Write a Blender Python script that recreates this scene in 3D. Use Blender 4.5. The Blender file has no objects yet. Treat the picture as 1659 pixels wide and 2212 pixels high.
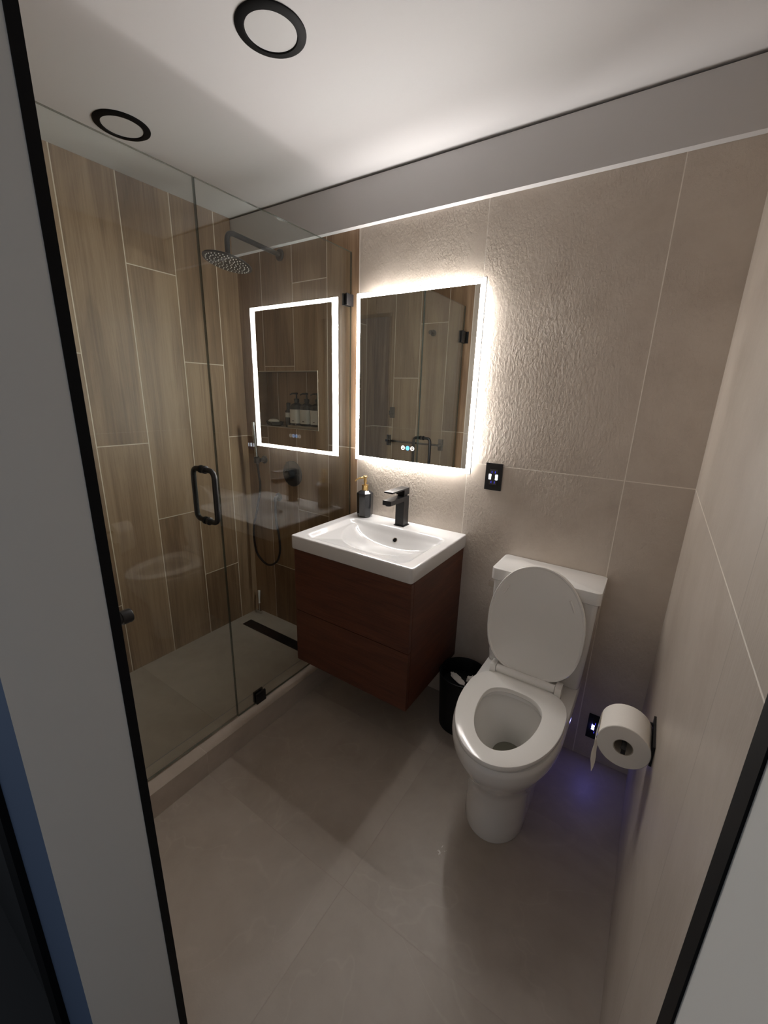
import bpy, bmesh, math, random
from mathutils import Vector, Matrix

random.seed(4)
S = bpy.context.scene
COL = S.collection
PI = math.pi

# ------------------------------------------------------------------ camera, world, exposure
CAM = Vector((2.13878, -1.69247, 1.48178))
cd = bpy.data.cameras.new('camera')
cd.sensor_fit = 'HORIZONTAL'; cd.sensor_width = 36.0
cd.lens = 889.875 / 1659.0 * 36.0
cd.clip_start = 0.01
cam = bpy.data.objects.new('camera', cd); COL.objects.link(cam)
R_ = Vector((0.831943, 0.554137, 0.02835)); U_ = Vector((-0.174994, 0.213553, 0.961131)); F_ = Vector((-0.526543, 0.804567, -0.274634))
cam.matrix_world = Matrix(((R_.x, U_.x, -F_.x, CAM.x), (R_.y, U_.y, -F_.y, CAM.y), (R_.z, U_.z, -F_.z, CAM.z), (0, 0, 0, 1)))
S.camera = cam

w = bpy.data.worlds.new('hall_dusk'); S.world = w; w.use_nodes = True
bg = w.node_tree.nodes['Background']
bg.inputs[0].default_value = (0.80, 0.88, 1.0, 1); bg.inputs[1].default_value = 0.21

S.view_settings.view_transform = 'Standard'
try: S.view_settings.look = 'None'
except Exception: pass
S.view_settings.gamma = 1.0
S.view_settings.use_curve_mapping = False
S.view_settings.exposure = 0.06
LED = (1.0, 0.955, 0.915)
BAND_E, BACK_E = 100.0, 104.0

try:
    S.cycles.max_bounces = 14; S.cycles.diffuse_bounces = 7; S.cycles.glossy_bounces = 8
    S.cycles.transparent_max_bounces = 24; S.cycles.caustics_reflective = False
    S.cycles.sample_clamp_indirect = 6.0
except Exception: pass

# ------------------------------------------------------------------ dimensions (metres)
W, H = 2.2668, 2.3688
ZS, SD = 2.1909, 0.0294            # soffit underside, soffit depth
G, ZG = 0.8116, 2.1035             # shower glass plane, its top
C0, C1, HC = 0.7486, 0.8716, 0.106 # curb
ZF = 0.0123                        # shower floor
B = 0.8555                         # wood tile ends
YF, YH = -1.435, -1.583             # front wall inner / hall faces
XL, XR = 1.473, 2.209             # doorway
NX0, NX1, NZ0, NZ1, ND = 0.098, 0.590, 1.283, 1.587, 0.09

# ------------------------------------------------------------------ node helpers
def new_mat(name):
    m = bpy.data.materials.new(name); m.use_nodes = True
    nt = m.node_tree
    return m, nt, nt.nodes['Principled BSDF']
def lk(nt, a, b): nt.links.new(a, b)
def mth(nt, op, a, b=None, c=None):
    n = nt.nodes.new('ShaderNodeMath'); n.operation = op
    for i, v in enumerate((a, b, c)):
        if v is None: continue
        if isinstance(v, (int, float)): n.inputs[i].default_value = v
        else: lk(nt, v, n.inputs[i])
    return n.outputs[0]
def ramp(nt, fac, stops):
    n = nt.nodes.new('ShaderNodeValToRGB')
    el = n.color_ramp.elements
    el[0].position, el[0].color = stops[0][0], (*stops[0][1], 1)
    el[1].position, el[1].color = stops[-1][0], (*stops[-1][1], 1)
    for p, c in stops[1:-1]:
        e = el.new(p); e.color = (*c, 1)
    lk(nt, fac, n.inputs[0]); return n.outputs[0]
def mixc(nt, f, a, b, mode='MIX'):
    n = nt.nodes.new('ShaderNodeMix'); n.data_type = 'RGBA'; n.blend_type = mode
    if isinstance(f, (int, float)): n.inputs[0].default_value = f
    else: lk(nt, f, n.inputs[0])
    for s, v in ((n.inputs[6], a), (n.inputs[7], b)):
        if isinstance(v, tuple): s.default_value = (*v, 1)
        else: lk(nt, v, s)
    return n.outputs[2]
def comb(nt, x, y, z):
    n = nt.nodes.new('ShaderNodeCombineXYZ')
    for i, v in enumerate((x, y, z)):
        if isinstance(v, (int, float)): n.inputs[i].default_value = v
        else: lk(nt, v, n.inputs[i])
    return n.outputs[0]
def noise(nt, vec, scale, detail=3.0, rough=0.55, dist=0.0):
    n = nt.nodes.new('ShaderNodeTexNoise'); n.inputs['Scale'].default_value = scale
    n.inputs['Detail'].default_value = detail; n.inputs['Roughness'].default_value = rough
    n.inputs['Distortion'].default_value = dist
    lk(nt, vec, n.inputs['Vector']); return n.outputs[0]
def wnoise(nt, vec):
    n = nt.nodes.new('ShaderNodeTexWhiteNoise'); n.noise_dimensions = '3D'
    lk(nt, vec, n.inputs['Vector']); return n.outputs['Value']
def bump(nt, h, strength, dist, prev=None):
    n = nt.nodes.new('ShaderNodeBump'); n.inputs['Strength'].default_value = strength; n.inputs['Distance'].default_value = dist
    lk(nt, h, n.inputs['Height'])
    if prev is not None: lk(nt, prev, n.inputs['Normal'])
    return n.outputs[0]
def grid_nodes(nt, ua, us, u0, uw, va, v0, vw, stag, gw):
    tc = nt.nodes.new('ShaderNodeTexCoord'); sp = nt.nodes.new('ShaderNodeSeparateXYZ')
    lk(nt, tc.outputs['Object'], sp.inputs[0])
    U = mth(nt, 'MULTIPLY', sp.outputs[ua], us); V = sp.outputs[va]
    cu = mth(nt, 'DIVIDE', mth(nt, 'SUBTRACT', U, u0), uw); col = mth(nt, 'FLOOR', cu); fu = mth(nt, 'SUBTRACT', cu, col)
    if stag:
        k = mth(nt, 'FLOORED_MODULO', col, 3.0)
        V2 = mth(nt, 'SUBTRACT', V, mth(nt, 'MULTIPLY', k, vw / 3.0))
    else: V2 = V
    cv = mth(nt, 'DIVIDE', mth(nt, 'SUBTRACT', V2, v0), vw); row = mth(nt, 'FLOOR', cv); fv = mth(nt, 'SUBTRACT', cv, row)
    du = mth(nt, 'MULTIPLY', mth(nt, 'MINIMUM', fu, mth(nt, 'SUBTRACT', 1.0, fu)), uw)
    dv = mth(nt, 'MULTIPLY', mth(nt, 'MINIMUM', fv, mth(nt, 'SUBTRACT', 1.0, fv)), vw)
    d = mth(nt, 'MINIMUM', du, dv)
    mr = nt.nodes.new('ShaderNodeMapRange'); lk(nt, d, mr.inputs[0])
    mr.inputs[1].default_value = gw * 0.38; mr.inputs[2].default_value = gw * 0.62
    mr.inputs[3].default_value = 1.0; mr.inputs[4].default_value = 0.0
    rnd = wnoise(nt, comb(nt, col, row, 0.5))
    vert = mth(nt, 'LESS_THAN', du, dv)
    return tc, sp, U, V, mr.outputs[0], rnd, vert

def wood_tile(name, ua, us, u0):
    m, nt, p = new_mat(name)
    tc, sp, U, V, g, rnd, vert = grid_nodes(nt, ua, us, u0, 0.2355, 2, 0.0045, 1.2075, True, 0.0044)
    off = mth(nt, 'MULTIPLY', rnd, 37.0)
    v1 = comb(nt, mth(nt, 'MULTIPLY', U, 9.0), mth(nt, 'MULTIPLY', V, 0.9), off)
    n1 = noise(nt, v1, 1.0, 4.0, 0.6, 0.9)
    v2 = comb(nt, mth(nt, 'MULTIPLY', U, 95.0), mth(nt, 'MULTIPLY', V, 2.6), off)
    n2 = noise(nt, v2, 1.0, 4.0, 0.7, 0.3)
    t = mth(nt, 'ADD', mth(nt, 'MULTIPLY', n1, 0.85), mth(nt, 'MULTIPLY', n2, 0.5))
    t = mth(nt, 'SUBTRACT', t, 0.09)
    t = mth(nt, 'ADD', t, mth(nt, 'MULTIPLY', mth(nt, 'SUBTRACT', rnd, 0.5), 0.22))
    c = ramp(nt, t, [(0.22, (0.115, 0.066, 0.037)), (0.5, (0.232, 0.145, 0.084)), (0.66, (0.325, 0.215, 0.129)), (0.9, (0.43, 0.30, 0.19))])
    c = mixc(nt, g, c, (0.72, 0.62, 0.50))
    lk(nt, c, p.inputs['Base Color']); p.inputs['Roughness'].default_value = 0.46
    b1 = bump(nt, n2, 0.12, 0.0015)
    b2 = bump(nt, mth(nt, 'SUBTRACT', 1.0, g), 0.5, 0.001, b1)
    lk(nt, b2, p.inputs['Normal']); return m

def grey_tile(name, ua, us, u0, uw, va, v0, vw, rough=0.5, tint=1.0, groutc=(0.80, 0.74, 0.66), bumpy=0.5, gw=0.0034, spot=False, streak=False, bs=(1.6, 1.6, 0.75), groutv=None):
    m, nt, p = new_mat(name)
    tc, sp, U, V, g, rnd, vert = grid_nodes(nt, ua, us, u0, uw, va, v0, vw, False, gw)
    obj = tc.outputs['Object']
    off = nt.nodes.new('ShaderNodeVectorMath'); off.operation = 'ADD'
    lk(nt, obj, off.inputs[0]); lk(nt, comb(nt, mth(nt, 'MULTIPLY', rnd, 9.0), mth(nt, 'MULTIPLY', rnd, 5.0), mth(nt, 'MULTIPLY', rnd, 7.0)), off.inputs[1])
    n1 = noise(nt, off.outputs[0], 2.6, 5.0, 0.6, 0.6)
    n2 = noise(nt, off.outputs[0], 11.0, 5.0, 0.65, 0.2)
    t = mth(nt, 'ADD', mth(nt, 'MULTIPLY', n1, 0.7), mth(nt, 'MULTIPLY', n2, 0.3))
    a = tuple(tint * q for q in (0.435, 0.372, 0.312)); b = tuple(tint * q for q in (0.525, 0.46, 0.395)); c_ = tuple(tint * q for q in (0.60, 0.535, 0.465))
    c = ramp(nt, t, [(0.3, a), (0.5, b), (0.72, c_)])
    # thin pale veins
    nv = noise(nt, off.outputs[0], 1.7, 3.0, 0.5, 1.6)
    vein = mth(nt, 'SUBTRACT', 1.0, mth(nt, 'MULTIPLY', mth(nt, 'ABSOLUTE', mth(nt, 'SUBTRACT', nv, 0.5)), 90.0))
    vein = mth(nt, 'MULTIPLY', mth(nt, 'MAXIMUM', vein, 0.0), mth(nt, 'MULTIPLY', n2, 0.22))
    c = mixc(nt, vein, c, (0.60, 0.54, 0.47))
    c = mixc(nt, g, c, groutc if groutv is None else mixc(nt, vert, groutc, groutv))
    if spot:   # pale dried splash beside the toilet
        dx = mth(nt, 'SUBTRACT', U, 1.765); dy = mth(nt, 'SUBTRACT', V, -0.71)
        r2 = mth(nt, 'ADD', mth(nt, 'MULTIPLY', mth(nt, 'MULTIPLY', dx, dx), 2600.0), mth(nt, 'MULTIPLY', mth(nt, 'MULTIPLY', dy, dy), 700.0))
        ns = noise(nt, obj, 75.0, 4.0, 0.7)
        s = mth(nt, 'GREATER_THAN', mth(nt, 'SUBTRACT', ns, mth(nt, 'MULTIPLY', r2, 0.14)), 0.55)
        c = mixc(nt, mth(nt, 'MULTIPLY', s, 0.75), c, (0.72, 0.69, 0.65))
    lk(nt, c, p.inputs['Base Color']); p.inputs['Roughness'].default_value = rough
    if bumpy:
        mp = nt.nodes.new('ShaderNodeMapping'); mp.inputs['Scale'].default_value = bs
        lk(nt, off.outputs[0], mp.inputs[0])
        n3 = noise(nt, mp.outputs[0], 70.0, 4.0, 0.6, 0.3)
        n4 = noise(nt, off.outputs[0], 3.0, 2.0, 0.5)
        h = mth(nt, 'MULTIPLY', n3, mth(nt, 'MAXIMUM', mth(nt, 'SUBTRACT', mth(nt, 'MULTIPLY', n4, 2.6), 0.75), 0.12))
        b1 = bump(nt, h, bumpy, 0.0046)
        b1 = bump(nt, mth(nt, 'SUBTRACT', 1.0, g), 0.4, 0.001, b1)
        lk(nt, b1, p.inputs['Normal'])
    return m

def plain(name, col, rough=0.5, metal=0.0, spec=None, coat=0.0, nz=0.0, bumpn=0.0, nscale=40.0):
    m, nt, p = new_mat(name)
    p.inputs['Base Color'].default_value = (*col, 1); p.inputs['Roughness'].default_value = rough
    p.inputs['Metallic'].default_value = metal
    if spec is not None: p.inputs['Specular IOR Level'].default_value = spec
    if coat: p.inputs['Coat Weight'].default_value = coat; p.inputs['Coat Roughness'].default_value = 0.04
    tc = nt.nodes.new('ShaderNodeTexCoord')
    n = noise(nt, tc.outputs['Object'], nscale, 3.0)
    if nz:
        c = mixc(nt, n, tuple(q * (1 - nz) for q in col), tuple(min(1, q * (1 + nz)) for q in col))
        lk(nt, c, p.inputs['Base Color'])
    if bumpn: lk(nt, bump(nt, n, bumpn, 0.001), p.inputs['Normal'])
    return m
def emit(name, col, e):
    m = bpy.data.materials.new(name); m.use_nodes = True; nt = m.node_tree
    nt.nodes.remove(nt.nodes['Principled BSDF'])
    n = nt.nodes.new('ShaderNodeEmission'); n.inputs[0].default_value = (*col, 1); n.inputs[1].default_value = e
    lk(nt, n.outputs[0], nt.nodes['Material Output'].inputs[0]); return m
def glass_mat():
    m = bpy.data.materials.new('clear_glass'); m.use_nodes = True; nt = m.node_tree
    nt.nodes.remove(nt.nodes['Principled BSDF'])
    geo = nt.nodes.new('ShaderNodeNewGeometry')
    ior = mth(nt, 'SUBTRACT', 1.58, mth(nt, 'MULTIPLY', geo.outputs['Backfacing'], 1.58 - 1 / 1.58))
    fr = nt.nodes.new('ShaderNodeFresnel'); lk(nt, ior, fr.inputs[0])
    tr = nt.nodes.new('ShaderNodeBsdfTransparent'); tr.inputs[0].default_value = (0.945, 0.972, 0.958, 1)
    gl = nt.nodes.new('ShaderNodeBsdfGlossy'); gl.inputs[1].default_value = 0.0; gl.inputs[0].default_value = (1, 1, 1, 1)
    mx = nt.nodes.new('ShaderNodeMixShader')
    lk(nt, fr.outputs[0], mx.inputs[0]); lk(nt, tr.outputs[0], mx.inputs[1]); lk(nt, gl.outputs[0], mx.inputs[2])
    lk(nt, mx.outputs[0], nt.nodes['Material Output'].inputs[0]); return m
def walnut(name, ua):
    m, nt, p = new_mat(name)
    tc = nt.nodes.new('ShaderNodeTexCoord'); sp = nt.nodes.new('ShaderNodeSeparateXYZ'); lk(nt, tc.outputs['Object'], sp.inputs[0])
    v = comb(nt, mth(nt, 'MULTIPLY', sp.outputs[0], 2.2), mth(nt, 'MULTIPLY', sp.outputs[1], 2.2), mth(nt, 'MULTIPLY', sp.outputs[2], 22.0))
    n1 = noise(nt, v, 1.0, 4.0, 0.6, 1.2)
    v2 = comb(nt, mth(nt, 'MULTIPLY', sp.outputs[0], 7.0), mth(nt, 'MULTIPLY', sp.outputs[1], 7.0), mth(nt, 'MULTIPLY', sp.outputs[2], 230.0))
    n2 = noise(nt, v2, 1.0, 3.0, 0.6, 0.3)
    t = mth(nt, 'ADD', mth(nt, 'MULTIPLY', n1, 0.6), mth(nt, 'MULTIPLY', n2, 0.4))
    c = ramp(nt, t, [(0.28, (0.036, 0.010, 0.005)), (0.52, (0.090, 0.027, 0.0125)), (0.75, (0.142, 0.048, 0.023))])
    lk(nt, c, p.inputs['Base Color']); p.inputs['Roughness'].default_value = 0.5
    lk(nt, bump(nt, n2, 0.1, 0.001), p.inputs['Normal']); return m

M = {}
M['wood_left'] = wood_tile('wood_look_tile_side', 1, -1.0, -0.101)
M['wood_back'] = wood_tile('wood_look_tile_back', 0, 1.0, -0.0455)
M['wood_front'] = wood_tile('wood_look_tile_front', 0, 1.0, -0.0385)
M['tile_back'] = grey_tile('grey_stone_tile_back', 0, 1.0, 1.4595 - 0.6, 0.5998, 2, -0.012, 1.2193, bumpy=0.8, tint=1.04, rough=0.44, bs=(1.35, 1.35, 0.8))
M['tile_right'] = grey_tile('grey_stone_tile_right', 1, -1.0, -0.18, 1.2, 2, -0.012, 1.2193, rough=0.36, bumpy=0.55, tint=0.84, bs=(1.0, 1.0, 0.10), groutv=(0.36, 0.315, 0.27))
M['tile_front'] = grey_tile('grey_stone_tile_front', 0, 1.0, 0.86, 0.6, 2, -0.012, 1.2193, bumpy=0.3)
M['tile_floor'] = grey_tile('grey_stone_floor', 0, 1.0, 0.36, 1.2, 1, -0.38, 0.5985, rough=0.42, groutc=(0.37, 0.32, 0.275), bumpy=0.10, gw=0.0026, tint=0.74, spot=True)
M['tile_shower'] = grey_tile('grey_stone_shower_floor', 0, 1.0, -1.0, 3.0, 1, -0.197, 0.6, rough=0.45, groutc=(0.37, 0.33, 0.28), bumpy=0.10, gw=0.0026, tint=0.85)
M['tile_curb'] = grey_tile('grey_stone_curb', 0, 1.0, -1.0, 3.0, 1, -0.977, 1.2, rough=0.42, groutc=(0.50, 0.45, 0.39), bumpy=0.08, gw=0.0026, tint=0.85)
M['paint'] = plain('white_ceiling_paint', (0.62, 0.612, 0.615), 0.85, bumpn=0.04, nscale=180.0)
M['jamb'] = plain('off_white_paint', (0.60, 0.595, 0.57), 0.7, bumpn=0.03, nscale=180.0)
M['black'] = plain('matte_black_metal', (0.008, 0.008, 0.009), 0.36, 0.0, nz=0.2, spec=0.35)
M['black_trim'] = plain('black_anodised_trim', (0.004, 0.004, 0.0045), 0.6, 0.0, nz=0.2, spec=0.15)
M['gunmetal'] = plain('dark_gunmetal', (0.018, 0.018, 0.020), 0.36, 0.2, nz=0.2)
M['steel'] = plain('brushed_steel', (0.55, 0.55, 0.54), 0.22, 1.0, nz=0.1)
M['chrome'] = plain('chrome', (0.75, 0.75, 0.75), 0.08, 1.0)
M['brass'] = plain('satin_brass', (0.72, 0.49, 0.20), 0.28, 1.0, nz=0.08)
M['ceramic'] = plain('white_ceramic', (0.80, 0.79, 0.77), 0.10, 0.0, coat=0.6)
M['basin'] = plain('white_glazed_basin', (0.64, 0.635, 0.63), 0.09, 0.0, coat=0.6)
M['seat'] = plain('white_seat_plastic', (0.86, 0.85, 0.82), 0.15)
M['hidden_back'] = plain('grey_backing', (0.3, 0.3, 0.3), 0.5, 0.2)
M['mirror'] = plain('silvered_mirror', (0.70, 0.715, 0.70), 0.0, 1.0)
M['band'] = emit('frosted_light_band', LED, BAND_E)
M['backlight'] = emit('rear_led_strip', LED, BACK_E)
M['glass'] = glass_mat()
M['glass_edge'] = plain('polished_glass_edge', (0.035, 0.055, 0.048), 0.10, 0.0, coat=1.0)
_nt = M['glass_edge'].node_tree; _tr = _nt.nodes.new('ShaderNodeBsdfTransparent'); _tr.inputs[0].default_value = (0.72, 0.80, 0.76, 1)
_mx = _nt.nodes.new('ShaderNodeMixShader'); _mx.inputs[0].default_value = 0.30
_nt.links.new(_nt.nodes['Principled BSDF'].outputs[0], _mx.inputs[1]); _nt.links.new(_tr.outputs[0], _mx.inputs[2]); _nt.links.new(_mx.outputs[0], _nt.nodes['Material Output'].inputs[0])
M['walnut'] = walnut('walnut_veneer', 0)
M['white_disc'] = plain('frosted_diffuser', (0.60, 0.60, 0.60), 0.4)
M['bottle_black'] = plain('black_faceted_glass', (0.014, 0.015, 0.017), 0.16, 0.0, coat=0.5)
M['plastic_dark'] = plain('dark_bottle_plastic', (0.016, 0.018, 0.02), 0.25)
M['label'] = plain('white_paper_label', (0.72, 0.72, 0.68), 0.6)
M['ink'] = plain('grey_print', (0.12, 0.12, 0.12), 0.6)
M['soap'] = plain('white_soap', (0.82, 0.80, 0.72), 0.4)
M['paper'] = plain('soft_white_paper', (0.82, 0.79, 0.74), 0.9, bumpn=0.25, nscale=160.0)
M['card'] = plain('grey_card', (0.42, 0.38, 0.32), 0.9)
M['ledge'] = plain('beige_tray', (0.34, 0.28, 0.21), 0.5, nz=0.15)
M['bin'] = plain('black_plastic', (0.005, 0.005, 0.0055), 0.45, spec=0.25)
M['water'] = plain('still_water', (0.20, 0.20, 0.16), 0.02)
M['trim_light'] = plain('satin_nickel_trim', (0.62, 0.57, 0.48), 0.35, 0.7)
M['hall_blue'] = plain('hall_paint_blue_light', (0.10, 0.145, 0.235), 0.7, bumpn=0.03, nscale=180.0)  # blue light of the hall is put into this wall colour
M['hall_dark'] = plain('charcoal_door_paint', (0.022, 0.022, 0.023), 0.5)
M['led_white'] = emit('white_indicator', (0.80, 0.86, 1.0), 6.0)
M['led_blue'] = emit('blue_indicator', (0.07, 0.07, 1.0), 1.0)
M['btn_white'] = emit('white_touch_ring', (1.0, 0.92, 0.84), 2.6)
M['btn_blue'] = emit('blue_touch_ring', (0.10, 0.42, 1.0), 3.2)
M['led_night'] = emit('blue_night_light', (0.20, 0.20, 1.0), 60.0)
M['nozzle'] = plain('pale_rubber_nozzle', (0.62, 0.62, 0.60), 0.5)

# ------------------------------------------------------------------ mesh helpers
def box(bm, x0, x1, y0, y1, z0, z1, mi=0):
    v = [bm.verts.new(c) for c in ((x0, y0, z0), (x1, y0, z0), (x1, y1, z0), (x0, y1, z0), (x0, y0, z1), (x1, y0, z1), (x1, y1, z1), (x0, y1, z1))]
    fs = []
    for q in ((3, 2, 1, 0), (4, 5, 6, 7), (0, 1, 5, 4), (1, 2, 6, 5), (2, 3, 7, 6), (3, 0, 4, 7)):
        f = bm.faces.new([v[i] for i in q]); f.material_index = mi; fs.append(f)
    return fs     # bottom, top, -y, +x, +y, -x
def quad(bm, a, b, c, d, mi=0):
    f = bm.faces.new([bm.verts.new(p) for p in (a, b, c, d)]); f.material_index = mi; return f
def bevel_all(bm, w, seg=3, ang=40):
    ed = [e for e in bm.edges if len(e.link_faces) == 2 and e.calc_face_angle(0) > math.radians(ang)]
    if ed: bmesh.ops.bevel(bm, geom=ed, offset=w, segments=seg, affect='EDGES', profile=0.5, clamp_overlap=True)
def loft(bm, rings, cap0=True, cap1=True, closed=True, loop=False):
    vr = [[bm.verts.new(p) for p in r] for r in rings]
    n = len(vr[0]); k = len(vr)
    for i in range(k if loop else k - 1):
        a, b = vr[i], vr[(i + 1) % k]
        for j in range(n if closed else n - 1):
            j2 = (j + 1) % n
            bm.faces.new((a[j], a[j2], b[j2], b[j]))
    if cap0 and not loop: bm.faces.new(list(reversed(vr[0])))
    if cap1 and not loop: bm.faces.new(vr[-1])
    return vr
def circ(cx, cy, z, r, n=32, ax='z'):
    o = []
    for i in range(n):
        t = 2 * PI * i / n; a, b = r * math.cos(t), r * math.sin(t)
        if ax == 'z': o.append((cx + a, cy + b, z))
        elif ax == 'y': o.append((cx + a, z, cy + b))     # centre (cx, height cy), y = z
        else: o.append((z, cx + a, cy + b))               # centre (y cx, height cy), x = z
    return o
def lathe(bm, prof, cx, cy, n=40, ax='z', cap0=True, cap1=True):
    loft(bm, [circ(cx, cy, z, max(r, 1e-4), n, ax) for r, z in prof], cap0, cap1)
def tube(bm, pts, r, n=12, caps=True):
    P = [Vector(p) for p in pts]; rings = []; prev = None
    for i, p in enumerate(P):
        t = (P[min(i + 1, len(P) - 1)] - P[max(i - 1, 0)]).normalized()
        if prev is None:
            a = Vector((0, 0, 1)) if abs(t.z) < 0.9 else Vector((1, 0, 0))
            u = t.cross(a).normalized()
        else:
            u = (prev - t * prev.dot(t)).normalized()
        prev = u; v = t.cross(u)
        rr = r[i] if isinstance(r, (list, tuple)) else r
        rings.append([p + (u * math.cos(2 * PI * k / n) + v * math.sin(2 * PI * k / n)) * rr for k in range(n)])
    loft(bm, rings, caps, caps)
def arc_path(pts, rad, seg=8):
    """polyline with rounded corners"""
    P = [Vector(p) for p in pts]; out = [P[0]]
    for i in range(1, len(P) - 1):
        a = (P[i - 1] - P[i]); b = (P[i + 1] - P[i]); r = min(rad, a.length * 0.49, b.length * 0.49)
        a = P[i] + a.normalized() * r; b = P[i] + b.normalized() * r
        for k in range(seg + 1):
            t = k / seg; out.append(a * (1 - t) ** 2 + P[i] * 2 * t * (1 - t) + b * t * t)
    out.append(P[-1]); return out
def smooth_path(pts, sub=8):
    P = [Vector(p) for p in pts]; out = []
    for i in range(len(P) - 1):
        p0, p1, p2, p3 = P[max(i - 1, 0)], P[i], P[i + 1], P[min(i + 2, len(P) - 1)]
        for k in range(sub):
            t = k / sub
            out.append(0.5 * ((2 * p1) + (p2 - p0) * t + (2 * p0 - 5 * p1 + 4 * p2 - p3) * t * t + (3 * p1 - p0 - 3 * p2 + p3) * t ** 3))
    out.append(P[-1]); return out
def finish(name, bm, mats, parent=None, smooth=True, loc=None):
    bmesh.ops.recalc_face_normals(bm, faces=bm.faces)
    org = Vector((0, 0, 0))
    if parent is not None:
        q = parent
        while q is not None: org = org + q.location; q = q.parent
    elif loc is not None: org = Vector(loc)
    if org.length: bmesh.ops.translate(bm, verts=bm.verts, vec=-org)
    me = bpy.data.meshes.new(name); bm.to_mesh(me); bm.free()
    for m in (mats if isinstance(mats, (list, tuple)) else [mats]): me.materials.append(m)
    if smooth:
        me.polygons.foreach_set('use_smooth', [True] * len(me.polygons))
        try: me.set_sharp_from_angle(angle=math.radians(38))
        except Exception: pass
    o = bpy.data.objects.new(name, me); COL.objects.link(o)
    if parent is not None: o.parent = parent
    elif loc is not None: o.location = loc
    return o
def BM(): return bmesh.new()
def thing(name, label, cat, loc, group=None):
    o = bpy.data.objects.new(name, None); o.empty_display_size = 0.05; COL.objects.link(o)
    o.location = loc; o['label'] = label; o['category'] = cat
    if group: o['group'] = group
    return o
def tag(o, label, cat, group=None):
    o['label'] = label; o['category'] = cat
    if group: o['group'] = group
    return o
def struct(name, bm, mats, label=None, cat=None):
    o = finish(name, bm, mats, None, smooth=False); o['kind'] = 'structure'
    if label: o['label'] = label
    if cat: o['category'] = cat
    return o
def part_box(name, parent, mat, x0, x1, y0, y1, z0, z1, bev=0.0, seg=2):
    bm = BM(); box(bm, x0, x1, y0, y1, z0, z1)
    if bev: bevel_all(bm, bev, seg)
    return finish(name, bm, mat, parent)
def clone(root, loc, label):
    r = root.copy(); COL.objects.link(r); r.location = loc; r['label'] = label
    for ch in list(root.children):
        c = ch.copy(); COL.objects.link(c); c.parent = r
        for g_ in list(ch.children):
            d = g_.copy(); COL.objects.link(d); d.parent = c
    return r

# ------------------------------------------------------------------ the room
T = 0.12
bm = BM(); box(bm, -T, W + T, YH, T, -0.1, 0.0)
struct('floor', bm, M['tile_floor'], 'large grey stone floor tiles', 'floor')
bm = BM(); box(bm, -T, W + T, -2.9, YH, -0.1, 0.0)
struct('hall_floor', bm, M['hall_dark'], 'dark hall floor outside the door opening', 'floor')
bm = BM(); box(bm, 0.0, C0, YF, 0.0, 0.0, ZF)
struct('shower_floor', bm, M['tile_shower'], 'grey tiled shower floor behind the glass', 'floor')
bm = BM(); box(bm, C0, C1, YF, 0.0, 0.0, HC); bevel_all(bm, 0.0025, 2)
struct('shower_curb', bm, M['tile_curb'], 'low grey tiled curb under the shower glass', 'curb')
bm = BM(); box(bm, -T, W + T, YH, T, H, H + 0.1)
struct('ceiling', bm, M['paint'], 'white painted ceiling', 'ceiling')
bm = BM(); box(bm, -T, 0.0, YH, T, 0.0, H)
struct('wall_left', bm, M['wood_left'], 'wood-look plank tiles on the shower side wall', 'wall')
bm = BM(); box(bm, W, W + T, YF, T, 0.0, H)
struct('wall_right', bm, M['tile_right'], 'large grey stone tiles on the wall beside the toilet', 'wall')

bm = BM(); box(bm, C0 - 0.001, C0 + 0.0025, YF, 0.0, HC - 0.004, HC + 0.0006)
struct('trim_7', bm, M['hidden_back'], 'thin dark edge along the inner side of the shower curb', 'trim')
# back wall: wood tile with a niche up to B, grey tile beyond
bm = BM()
def vq(x0, x1, z0, z1, y, mi): quad(bm, (x0, y, z0), (x1, y, z0), (x1, y, z1), (x0, y, z1), mi)
vq(0, NX0, 0, H, 0, 0); vq(NX1, B, 0, H, 0, 0); vq(NX0, NX1, 0, NZ0, 0, 0); vq(NX0, NX1, NZ1, H, 0, 0)
vq(B, W, 0, H, 0, 1)
vq(NX0, NX1, NZ0, NZ1, ND, 0)
quad(bm, (NX0, 0, NZ0), (NX0, ND, NZ0), (NX0, ND, NZ1), (NX0, 0, NZ1), 0)
quad(bm, (NX1, ND, NZ0), (NX1, 0, NZ0), (NX1, 0, NZ1), (NX1, ND, NZ1), 0)
quad(bm, (NX0, 0, NZ0), (NX1, 0, NZ0), (NX1, ND, NZ0), (NX0, ND, NZ0), 0)
quad(bm, (NX0, ND, NZ1), (NX1, ND, NZ1), (NX1, 0, NZ1), (NX0, 0, NZ1), 0)
for f in box(bm, -T, W + T, ND + 0.005, T, 0, H): f.material_index = 1
me = bpy.data.meshes.new('wall_back'); bm.to_mesh(me); bm.free()
me.materials.append(M['wood_back']); me.materials.append(M['tile_back'])
o = bpy.data.objects.new('wall_back', me); COL.objects.link(o); o['kind'] = 'structure'
o['label'] = 'back wall, wood-look tile in the shower and grey stone tile beside it'; o['category'] = 'wall'

bm = BM(); t_ = 0.0035
box(bm, NX0 - t_, NX0, -0.003, 0.012, NZ0 - t_, NZ1 + t_); box(bm, NX1, NX1 + t_, -0.003, 0.012, NZ0 - t_, NZ1 + t_)
box(bm, NX0, NX1, -0.003, 0.012, NZ1, NZ1 + t_); box(bm, NX0, NX1, -0.003, 0.012, NZ0 - t_, NZ0)
struct('trim_1', bm, M['trim_light'], 'thin metal edge around the shower niche', 'trim')

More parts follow.
